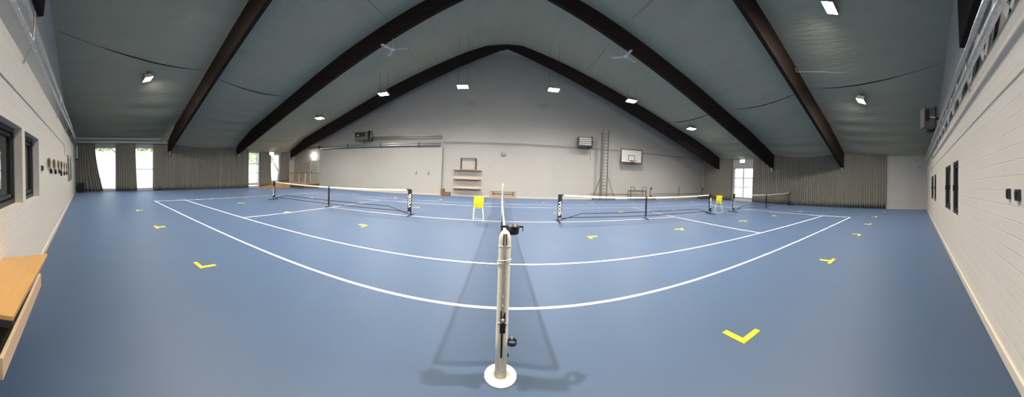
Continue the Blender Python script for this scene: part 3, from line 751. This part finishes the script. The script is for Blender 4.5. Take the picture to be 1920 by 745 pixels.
# ------------------------------------------------------------------ near wall fittings
def switchbox(x, z, label, w_=0.09):
    t = thing('wall_switch', label, 'switch', (x, YN, z))
    bm = nb(); box(bm, (-w_/2, 0, -0.045), (w_/2, 0.028, 0.045), bev=0.006); obj('housing', bm, anthr, t)
    bm = nb(); box(bm, (-w_/2+0.015, 0.028, -0.03), (w_/2-0.015, 0.036, 0.03), bev=0.004); obj('rocker', bm, black, t)
switchbox(-4.66, 1.57, 'small dark switch on the left wall between window and old rackets', 0.14)
switchbox(1.66, 1.47, 'dark square wall switch at the right edge, the nearer of the pair', 0.075)
switchbox(1.86, 1.475, 'narrow dark wall box at the right edge, farther of the pair', 0.05)

def racket(x, dx, z, hw, label, strung=True, dark=False):
    """old wooden racket hung head-up on the near wall, leaning by dx"""
    t = thing('tennis_racket', label, 'racket', (x, YN+0.03, z), 0, 'old rackets hung on the left wall')
    t.scale = (0.9, 1.0, 0.72)
    M = Matrix.Rotation(math.atan2(-dx, 0.46), 4, 'Y')
    P = lambda a, b: M @ Vector((a, 0, b))
    bm = nb(); tube(bm, [P(hw*math.cos(k*PI/14), 0.14*math.sin(k*PI/14)) for k in range(28)], 0.014, 8, closed=True)
    for s in (-1, 1): tube(bm, [P(s*0.05, -0.13), P(s*0.008, -0.22)], 0.011, 6)
    obj('head_frame', bm, racket_wood if not dark else black, t)
    bm = nb(); tube(bm, [P(0, -0.20), P(0, -0.32)], 0.015, 8); obj('shaft', bm, tan if not dark else black, t)
    bm = nb(); tube(bm, [P(0, -0.30), P(0, -0.48)], 0.027, 8); obj('grip', bm, blackmat, t)
    if strung:
        bm = nb()
        for k in range(-6, 7):
            a = k/7*hw; b = 0.14*math.sqrt(max(0, 1-(k/7)**2)); rectwire(bm, P(a, -b), P(a, b), 0.0015)
            b = k/7*0.14; a = hw*math.sqrt(max(0, 1-(k/7)**2)); rectwire(bm, P(-a, b), P(a, b), 0.0015)
        obj('strings', bm, brownw, t)
rk = [(-5.38, 0.55, 0.11), (-6.2, 0.45, 0.12), (-7.1, 0.45, 0.13), (-7.95, -0.12, 0.14), (-8.9, 0.0, 0.10), (-9.9, 0.0, 0.10)]
rn = ['nearest the window', 'second from the window', 'third from the window', 'fourth from the window, with dark frame', 'fifth from the window', 'farthest from the window beside the tall boards']
for k, (x, dx, hw) in enumerate(rk):
    racket(x, -dx, 1.69, hw, 'old wooden racket on the left wall, '+rn[k], True, k == 3)
for x, lab in ((-11.1, 'tall narrow grey board on the left wall beside the rackets'), (-12.5, 'tall narrow grey board on the left wall nearer the room corner')):
    bm = nb(); M = Matrix.Translation((x, YN+0.03, 1.6)) @ Matrix.Rotation(0.45, 4, 'Y')
    box(bm, (-0.17, -0.02, -0.55), (0.17, 0.03, 0.55), M, bev=0.01)
    tag(obj('wall_board', bm, grey_metal), lab, 'board', 'grey boards on the left wall')

# heating pipes on the near wall
def pipe_pair(pts_lo, pts_hi, label, r=0.036):
    t = thing('heating_pipes', label, 'pipes')
    for pts in (pts_lo, pts_hi):
        bm = nb(); dense = []
        for a, b in zip(pts, pts[1:]):
            a, b = Vector(a), Vector(b); k = max(1, int((b-a).length/0.25))
            dense += [a.lerp(b, i/k) for i in range(k)]
        dense.append(Vector(pts[-1])); rr = random.Random(5)
        tube(bm, dense, [r*rr.uniform(0.92, 1.1) for _ in dense], 14); obj('pipe', bm, foil, t)
    return t
pl_ = pipe_pair([(-0.9, -3.66, 3.12), (-17.9, -3.66, 3.42), (-18.02, -3.55, 3.46), (-18.02, 2.3, 3.50)],
                [(-0.9, -3.68, 3.52), (-17.75, -3.68, 3.62), (-17.92, -3.50, 3.66), (-17.92, 2.3, 3.68)], 'pair of silver foil-wrapped heating pipes along the upper left wall')
pr_ = pipe_pair([(1.2, -3.60, 2.94), (15.5, -3.60, 2.98)], [(1.2, -3.60, 3.23), (15.5, -3.60, 3.21)], 'pair of silver foil-wrapped heating pipes along the upper right wall')
for par, xs_, zt in ((pl_, (-3.4, -6.9, -9.6, -12.4, -15.5), 3.62), (pr_, (3.4, 6.1, 8.8, 11.5, 14.2), 3.32)):
    for x in xs_:
        bm = nb(); tube(bm, [(x, YN+0.014, 2.90), (x-0.10, -3.64, 3.2), (x-0.16, -3.63, zt)], 0.010, 6); obj('pipe_bracket', bm, steel, par)
# lattice girder behind the right-hand pipes
t = thing('lattice_girder', 'white steel lattice girder behind the upper right heating pipes', 'girder')
bm = nb(); box(bm, (1.0, -3.81, 3.60), (15.0, -3.77, 3.68)); obj('chord', bm, upper_m, t)
bm = nb(); box(bm, (1.0, -3.81, 3.001), (15.0, -3.77, 3.06)); obj('chord', bm, upper_m, t)
x = 1.0; k = 0
while x < 14.4:
    a_, b_ = (x, x+0.42) if k % 2 == 0 else (x+0.42, x)
    bm = nb(); poly(bm, [(a_, -3.81, 3.05), (a_+0.13, -3.81, 3.05), (b_+0.13, -3.81, 3.61), (b_, -3.81, 3.61)], (0, 0.03, 0)); obj('diagonal', bm, upper_m, t)
    x += 0.42; k += 1
bm = nb(); box(bm, (1.0, -3.86, 3.06), (15.0, -3.84, 3.60)); obj('gap_shade_strip', bm, steel_dark, t)  # dark sheet added to stand for the unlit opening behind the lattice
# thin conduits on the near wall
bm = nb(); tube(bm, [(-2.4, YN+0.008, 2.45), (-9.2, YN+0.008, 2.42), (-9.25, YN+0.008, 2.1), (-17, YN+0.008, 2.0)], 0.006, 6)
tag(obj('cable_conduit', bm, upper_m), 'thin pale conduit running along the left foreground wall', 'conduit')
bm = nb(); tube(bm, [(1.3, YN+0.008, 2.42), (15, YN+0.008, 2.36)], 0.005, 6)
tag(obj('cable_conduit', bm, upper_m), 'thin pale conduit running along the right foreground wall', 'conduit')

# heater on brackets, near right
def heater(name, label, M, w_=0.95, h=0.62, d=0.55, slats=False):
    t = thing(name, label, 'heater'); t.matrix_world = M
    bm = nb(); box(bm, (-w_/2, -d/2, -h/2), (w_/2, d/2, h/2), bev=0.02); b = obj('casing', bm, casing_m, t)
    bm = nb()
    if slats:
        for i in range(4):
            z = -h/2+0.08+i*(h-0.12)/4; box(bm, (-w_/2+0.04, -d/2-0.03, z), (w_/2-0.04, -d/2, z+0.09), Matrix.Identity(4), 0.008)
        obj('louvre', bm, steel, t)
    else:
        box(bm, (-w_/2+0.05, -d/2-0.006, -h/2+0.22), (w_/2-0.22, -d/2, h/2-0.08)); obj('grille', bm, steel_dark, t)
        bm = nb(); box(bm, (-w_/2+0.22, -d/2-0.012, 0.0), (-w_/2+0.42, -d/2-0.006, 0.05)); obj('maker_plate', bm, white, t)
    bm = nb(); box(bm, (w_/2+0.02, -d/2+0.05, -h/2-0.06), (w_/2+0.07, d/2+0.2, h/2+0.08)); box(bm, (w_/2, -d/2+0.05, -0.02), (w_/2+0.15, -d/2+0.12, 0.05)); box(bm, (w_/2-0.15, d/2-0.05, -h/2-0.05), (w_/2+0.1, d/2+0.2, -h/2)); obj('mounting_bracket', bm, steel_dark, t)
    bm = nb(); tube(bm, [(w_/2+0.12, 0, h/2+0.1), (w_/2+0.12, 0, -h/2-0.1)], 0.03, 8); tube(bm, [(w_/2+0.22, 0, h/2), (w_/2+0.22, 0, -h/2+0.1)], 0.025, 8); obj('supply_pipe', bm, steel, t)
heater('air_heater', 'grey air heater with dark grille on the left of the end wall', Matrix.Translation((-10.45, 14.62, 4.36)), 1.15, 0.62, 0.55)
heater('air_heater', 'grey louvred air heater on the end wall left of the tall ladder', Matrix.Translation((5.50, 14.62, 4.17)), 0.95, 0.66, 0.5, True)
heater('air_heater', 'grey air heater hung at the ceiling edge in the right corner', Matrix.Translation((9.0, -3.42, 3.98)) @ Matrix.Rotation(-1.25, 4, 'Z'), 0.42, 0.72, 0.4)
bm = nb(); tube(bm, [(11.3, YN+0.02, 2.9), (11.3, YN+0.02, 2.3), (11.35, YN+0.02, 2.2)], 0.012, 6); tag(obj('hanging_cable', bm, steel), 'short cable hanging below the right corner heater', 'cable')
bm = nb(); tube(bm, [(-10.55, 15.03, 4.0), (-10.55, 15.03, 2.75)], 0.010, 6); tag(obj('hanging_cable', bm, steel_dark), 'thin cable below the left end-wall heater', 'cable')
bm = nb(); tube(bm, [(6.12, 15.02, 4.6), (6.12, 15.02, 2.9)], 0.012, 6); tag(obj('hanging_cable', bm, steel), 'thin cable below the louvred end-wall heater', 'cable')

# pipes on the far wall
t = thing('heating_pipes', 'double galvanised heating pipe along the left half of the end wall', 'pipes')
for z, y in ((3.56, 14.86), (3.70, 14.86)):
    bm = nb(); tube(bm, [(-16.6, y, z-0.02), (-4.4, y, z+0.04)], 0.055, 12); obj('pipe', bm, steel, t)
for x in (-15, -12, -9, -6): bm = nb(); box(bm, (x, 14.80, 3.48), (x+0.04, 15.05, 3.80)); obj('pipe_bracket', bm, steel_dark, t)
t = thing('supply_pipes', 'two thin pipes from the left end-wall heater to the centre', 'pipes')
for z in (4.12, 4.26):
    bm = nb(); tube(bm, [(-9.7, 14.9, z), (-4.3, 14.9, z+0.02)], 0.035, 10); obj('pipe', bm, steel, t)
bm = nb(); tube(bm, [(-4.3, 14.98, 3.82), (5.0, 14.98, 3.80), (16.9, 14.98, 3.74)], 0.014, 8); tube(bm, [(-4.3, 14.98, 3.72), (5.9, 14.98, 3.70)], 0.008, 8)
tag(obj('wall_rail', bm, grey_metal), 'thin grey rail across the end wall behind backboard and ladder', 'rail')

# ------------------------------------------------------------------ far wall things
# ladder tower
t = thing('ladder', 'tall grey extension ladder on a triangular stand against the end wall', 'ladder', (7.0, 14.3, 0))
for x in (-0.33, -0.24, 0.20):
    bm = nb(); box(bm, (x-0.02, -0.03, 0.12), (x+0.025, 0.05, 5.15 if x > -0.3 else 4.95), bev=0.004); obj('rail', bm, ladder_m, t)
bm = nb(); z = 0.35
while z < 5.0: tube(bm, [(-0.24, 0.01, z), (0.20, 0.01, z)], 0.016, 8); z += 0.235
obj('rungs', bm, ladder_m, t)
bm = nb()
for s in (-1, 1):
    tube(bm, [(s*0.85-0.03, 0, 0.08), (s*0.42-0.02, 0, 1.25), (s*0.27-0.02, 0.02, 1.75)], 0.022, 8)
    tube(bm, [(s*0.85-0.03, 0, 0.08), (s*0.22-0.02, 0.02, 1.9)], 0.014, 6); tube(bm, [(s*0.2-0.02, 0, 1.9), (s*0.42, 0, 2.2)], 0.012, 6)
obj('side_brace', bm, ladder_m, t)
bm = nb(); box(bm, (-0.9, -0.04, 0.03), (0.86, 0.04, 0.12), bev=0.006)
for s in (-0.88, 0.84): tube(bm, [(s, -0.02, 0.04), (s, 0.02, 0.04)], 0.04, 12)
obj('base_bar', bm, ladder_m, t)
# basketball backboard
t = thing('basketball_hoop', 'white basketball backboard with black border and red rim on the end wall', 'basketball hoop', (9.25, 14.55, 3.38))
bm = nb(); box(bm, (-0.88, 0, -0.50), (0.88, 0.03, 0.50), bev=0.004); obj('backboard', bm, mirror_m, t)
bm = nb()
for a, b in (((-0.90, -0.52), (0.90, -0.47)), ((-0.90, 0.47), (0.90, 0.52)), ((-0.90, -0.47), (-0.85, 0.47)), ((0.85, -0.47), (0.90, 0.47))): box(bm, (a[0], -0.006, a[1]), (b[0], 0.02, b[1]))
for a, b in (((-0.28, -0.36), (0.28, -0.32)), ((-0.28, 0.03), (0.28, 0.07)), ((-0.28, -0.32), (-0.24, 0.03)), ((0.24, -0.32), (0.28, 0.03))): box(bm, (a[0], -0.006, a[1]), (b[0], 0.006, b[1]))
obj('black_border', bm, black, t)
bm = nb(); tube(bm, [(0.04+0.22*math.cos(k*PI/12), -0.38+0.22*math.sin(k*PI/12), -0.37) for k in range(24)], 0.012, 6, closed=True); box(bm, (-0.08, -0.16, -0.40), (0.16, 0, -0.33)); obj('rim', bm, orange, t)
for x in (-0.3, 0.2): bm = nb(); box(bm, (x, 0.03, -0.3), (x+0.1, 0.5, -0.22)); obj('wall_arm', bm, steel_dark, t)
# shelves and the black frame on the top one
for z, lab in ((1.86, 'topmost of three narrow wooden shelves on the end wall, under the black frame'), (1.22, 'middle of three narrow wooden shelves on the end wall'), (0.56, 'lowest of three narrow wooden shelves on the end wall')):
    t = thing('wall_shelf', lab, 'shelf', (-2.48, 15.06, z), 0, 'wooden shelves on the end wall')
    bm = nb(); box(bm, (-0.95, -0.32, -0.02), (0.95, 0.0, 0.02), bev=0.006); obj('board', bm, tan, t)
    for x in (-0.7, 0.7): bm = nb(); poly(bm, [(x, -0.28, -0.02), (x, 0, -0.02), (x, 0, -0.16)], (0.03, 0, 0)); obj('bracket', bm, white, t)
t = thing('black_frame', 'black open rectangular frame standing on the top wall shelf', 'frame', (-2.42, 14.95, 1.88))
bm = nb(); box(bm, (-0.55, -0.03, 0), (-0.47, 0.03, 0.82)); box(bm, (0.47, -0.03, 0), (0.55, 0.03, 0.82)); box(bm, (-0.47, -0.03, 0.78), (0.47, 0.03, 0.82)); box(bm, (-0.47, -0.02, 0), (0.47, 0.02, 0.025)); obj('frame_bars', bm, black, t)
# low bench, centre
t = thing('low_bench', 'low bench with black trestle legs on a tan board, behind the tennis net', 'bench', (0.0, 14.6, 0))
bm = nb(); box(bm, (-0.86, -0.15, 0.41), (0.84, 0.13, 0.45), bev=0.005); obj('seat', bm, brownw, t)
bm = nb(); box(bm, (-0.9, -0.2, 0.0), (0.84, 0.2, 0.18), bev=0.01); obj('base_board', bm, tan, t)
for x in (-0.66, 0.66):
    bm = nb(); tube(bm, [(x, -0.14, 0.18), (x, 0.12, 0.41)], 0.022, 8); tube(bm, [(x, 0.12, 0.18), (x, -0.14, 0.41)], 0.022, 8); obj('trestle_leg', bm, black, t)
bm = nb(); tube(bm, [(-0.66, -0.01, 0.30), (0.66, -0.01, 0.30)], 0.014, 8); obj('stretcher', bm, black, t)
# steps by the panel edge
t = thing('wooden_steps', 'small two-step brown wooden box at the edge of the white panel', 'steps', (-4.2, 14.66, 0))
bm = nb(); box(bm, (0.0, -0.2, 0), (0.20, 0.2, 0.50), bev=0.008); obj('upper_step', bm, brownw, t)
bm = nb(); box(bm, (0.20, -0.2, 0), (0.62, 0.2, 0.27), bev=0.008); obj('lower_step', bm, brownw, t)
# trolley
t = thing('trolley', 'black metal trolley frame with hooped handles right of the ladder', 'trolley', (9.62, 14.2, 0))
for s in (-1, 1):
    bm = nb(); x = s*0.66
    tube(bm, [(x, -0.22, 0.06), (x, -0.22, 0.95), (x-s*0.04, -0.22, 1.02), (x-s*0.28, -0.22, 1.02), (x-s*0.32, -0.22, 0.95), (x-s*0.32, -0.22, 0.70)], 0.018, 8); obj('handle_hoop', bm, black, t)
for s in (-1, 1):
    for yy in (-0.22, 0.22):
        bm = nb(); tube(bm, [(s*0.64, yy, 0.05), (s*0.64, yy, 0.70)], 0.02, 8); obj('upright', bm, black, t)
bm = nb(); box(bm, (-0.66, -0.24, 0.68), (0.66, 0.24, 0.73), bev=0.006); obj('top_shelf', bm, black, t)
bm = nb(); box(bm, (-0.66, -0.24, 0.10), (0.66, 0.24, 0.13), bev=0.006); obj('bottom_shelf', bm, black, t)
bm = nb()
for k in range(5): tube(bm, [(-0.64, 0.22, 0.2+k*0.1), (0.64, 0.22, 0.2+k*0.1)], 0.006, 6)
obj('mesh_back', bm, steel_dark, t)
bm = nb(); box(bm, (9.75, 14.06, 0.132), (10.10, 14.3, 0.23), bev=0.02); tag(obj('dark_red_box', bm, orange), 'small dark red box on the bottom shelf of the trolley', 'box')
# round wall disc, wall hooks
bm = nb(); M = Matrix.Translation((-0.06, 15.03, 3.05)) @ Matrix.Rotation(PI/2, 4, 'X'); lathe(bm, [(0, -0.02), (0.17, -0.02), (0.17, 0.01), (0.14, 0.03), (0, 0.03)], n=28)
for v in bm.verts: v.co = M @ v.co
tag(obj('wall_disc', bm, grey_metal), 'round grey disc on the end wall above the low bench', 'disc')
for x, lab in ((-6.13, 'small metal hook on the white panel, left of the two'), (-5.22, 'small metal hook on the white panel, right of the two')):
    bm = nb(); box(bm, (x-0.03, 14.88, 1.50), (x+0.03, 14.92, 1.62), bev=0.008); tube(bm, [(x, 14.90, 1.62), (x+0.02, 14.86, 1.75)], 0.012, 6); tube(bm, [(x-0.05, 14.88, 1.50), (x+0.05, 14.88, 1.50)], 0.03, 8)
    tag(obj('wall_hook', bm, grey_metal), lab, 'hook', 'hooks on the white panel')
bm = nb(); box(bm, (6.2, 15.02, 0.40), (9.3, 15.055, 0.46), bev=0.005); tag(obj('wall_rail', bm, tan), 'low tan wooden rail on the end wall behind the ladder foot', 'rail')

# ------------------------------------------------------------------ ramp, platform, door in the far left corner
bm = nb(); poly(bm, [(XL+0.27, 10.2, 0.0), (XL+0.27, 13.0, 0.42), (XL+0.27, 13.0, 0.0)], (1.35, 0, 0)); tag(obj('wooden_ramp', bm, ply), 'varnished plywood ramp rising along the left wall to the platform', 'ramp')
t = thing('wooden_platform', 'low brown wooden platform in front of the door in the far left corner', 'platform')
bm = nb(); box(bm, (XL+0.05, 13.01, 0.36), (-14.95, 15.0, 0.42), bev=0.01); obj('deck', bm, tan, t)
bm = nb(); box(bm, (XL+0.08, 13.05, 0.0), (-14.98, 13.10, 0.36)); box(bm, (-15.02, 13.10, 0.0), (-14.98, 14.98, 0.36)); obj('skirt_board', bm, brownw, t)
t = thing('handrail', 'pale wooden handrail with posts around the corner platform', 'handrail')
for (x, y, w_) in ((-16.75, 13.16, .10), (-15.7, 13.16, .10), (-15.03, 13.2, .08), (-15.03, 14.85, .08)):
    bm = nb(); box(bm, (x-w_/2, y-0.04, 0.42), (x+w_/2, y+0.04, 1.30), bev=0.006); obj('post', bm, pine, t)
bm = nb(); box(bm, (-16.8, 13.13, 1.30), (-15.0, 13.19, 1.34), bev=0.004); box(bm, (-15.06, 13.19, 1.30), (-15.0, 14.9, 1.34), bev=0.004); obj('top_rail', bm, brownw, t)
bm = nb(); box(bm, (-16.8, 13.14, 0.46), (-15.05, 13.18, 0.54), bev=0.004); obj('bottom_rail', bm, pine, t)
t = thing('door_1', '', '')
for k in ('label', 'category'): del t[k]
t['kind'] = 'structure'
bm = nb(); box(bm, (-16.0, 14.99, 0.42), (-15.1, 15.04, 2.42), bev=0.005); d_ = obj('door_leaf', bm, doorm, t)
bm = nb(); box(bm, (-16.1, 14.97, 0.42), (-16.0, 15.055, 2.5)); box(bm, (-15.1, 14.97, 0.42), (-15.02, 15.055, 2.5)); box(bm, (-16.1, 14.97, 2.42), (-15.02, 15.055, 2.5)); obj('door_frame', bm, white, t)
bm = nb(); tube(bm, [(-15.9, 14.96, 1.40), (-15.76, 14.96, 1.40)], 0.012, 8); box(bm, (-15.93, 14.97, 1.33), (-15.88, 14.99, 1.47)); obj('door_handle', bm, steel_dark, t)
# lit globe above the door, lit signs
t = thing('globe_light', 'round glowing wall light above the far left corner door', 'lamp', (-15.7, 14.86, 2.93))
bm = nb(); bmesh.ops.create_uvsphere(bm, u_segments=20, v_segments=12, radius=0.16)
for f in bm.faces: f.smooth = True
obj('globe', bm, globe_lit, t)
bm = nb(); box(bm, (-0.05, 0.12, -0.05), (0.05, 0.2, 0.05)); tube(bm, [(0, 0.12, 0.1), (0, 0.17, 0.5)], 0.01, 6); obj('wall_bracket', bm, white, t)
def litsign(M, label, w_=0.52, h=0.27):
    t = thing('exit_sign', label, 'sign'); t.matrix_world = M
    bm = nb(); box(bm, (-w_/2, 0, -h/2), (w_/2, 0.07, h/2), bev=0.01); obj('housing', bm, white, t)
    bm = nb(); box(bm, (-w_/2+0.02, -0.012, -h/2+0.02), (w_/2-0.02, -0.001, h/2-0.02)); obj('lit_panel', bm, signlit, t)
litsign(Matrix.Translation((XR-0.09, 10.35, 3.42)) @ Matrix.Rotation(-PI/2, 4, 'Z'), 'small glowing white exit sign above the six-pane right window')
litsign(Matrix.Translation((XL+0.25, 11.98, 3.02)) @ Matrix.Rotation(PI/2, 4, 'Z'), 'small glowing white exit sign above the ramp door on the left', 0.5, 0.3)
# bin
t = thing('waste_bin', 'black square bin in the left room corner below the curtain', 'bin', (-17.45, -3.36, 0))
bm = nb(); box(bm, (-0.19, -0.22, 0.0), (0.19, 0.22, 0.62), bev=0.02); obj('body', bm, black, t)
bm = nb(); box(bm, (-0.20, -0.23, 0.62), (0.20, 0.23, 0.66), bev=0.01); obj('lid', bm, anthr, t)
# split unit in the left corner
t = thing('wall_unit', 'slim pale grey wall box high in the left room corner', 'wall unit', (-17.9, -3.68, 2.75))
bm = nb(); box(bm, (-0.24, -0.05, -0.45), (-0.10, 0.10, 0.42), bev=0.01); obj('casing', bm, upvc, t)
bm = nb(); box(bm, (-0.235, -0.045, -0.55), (-0.105, 0.095, -0.45), bev=0.01); obj('dark_end', bm, steel_dark, t)
# small black sensor on the right side wall
bm = nb(); box(bm, (XR-0.06, -3.35, 2.78), (XR, -3.27, 2.84), bev=0.01); tag(obj('wall_sensor', bm, black), 'tiny black sensor high on the white right end wall', 'sensor')
bm = nb(); 
tube(bm, [(9.6, 1.9, 6.55), (9.65, 1.85, 6.4), (10.3, -0.4, 6.32)], 0.008, 6); tag(obj('ceiling_cable', bm, white), 'thin white cable from the nearest beam towards the upper right lamp', 'cable')
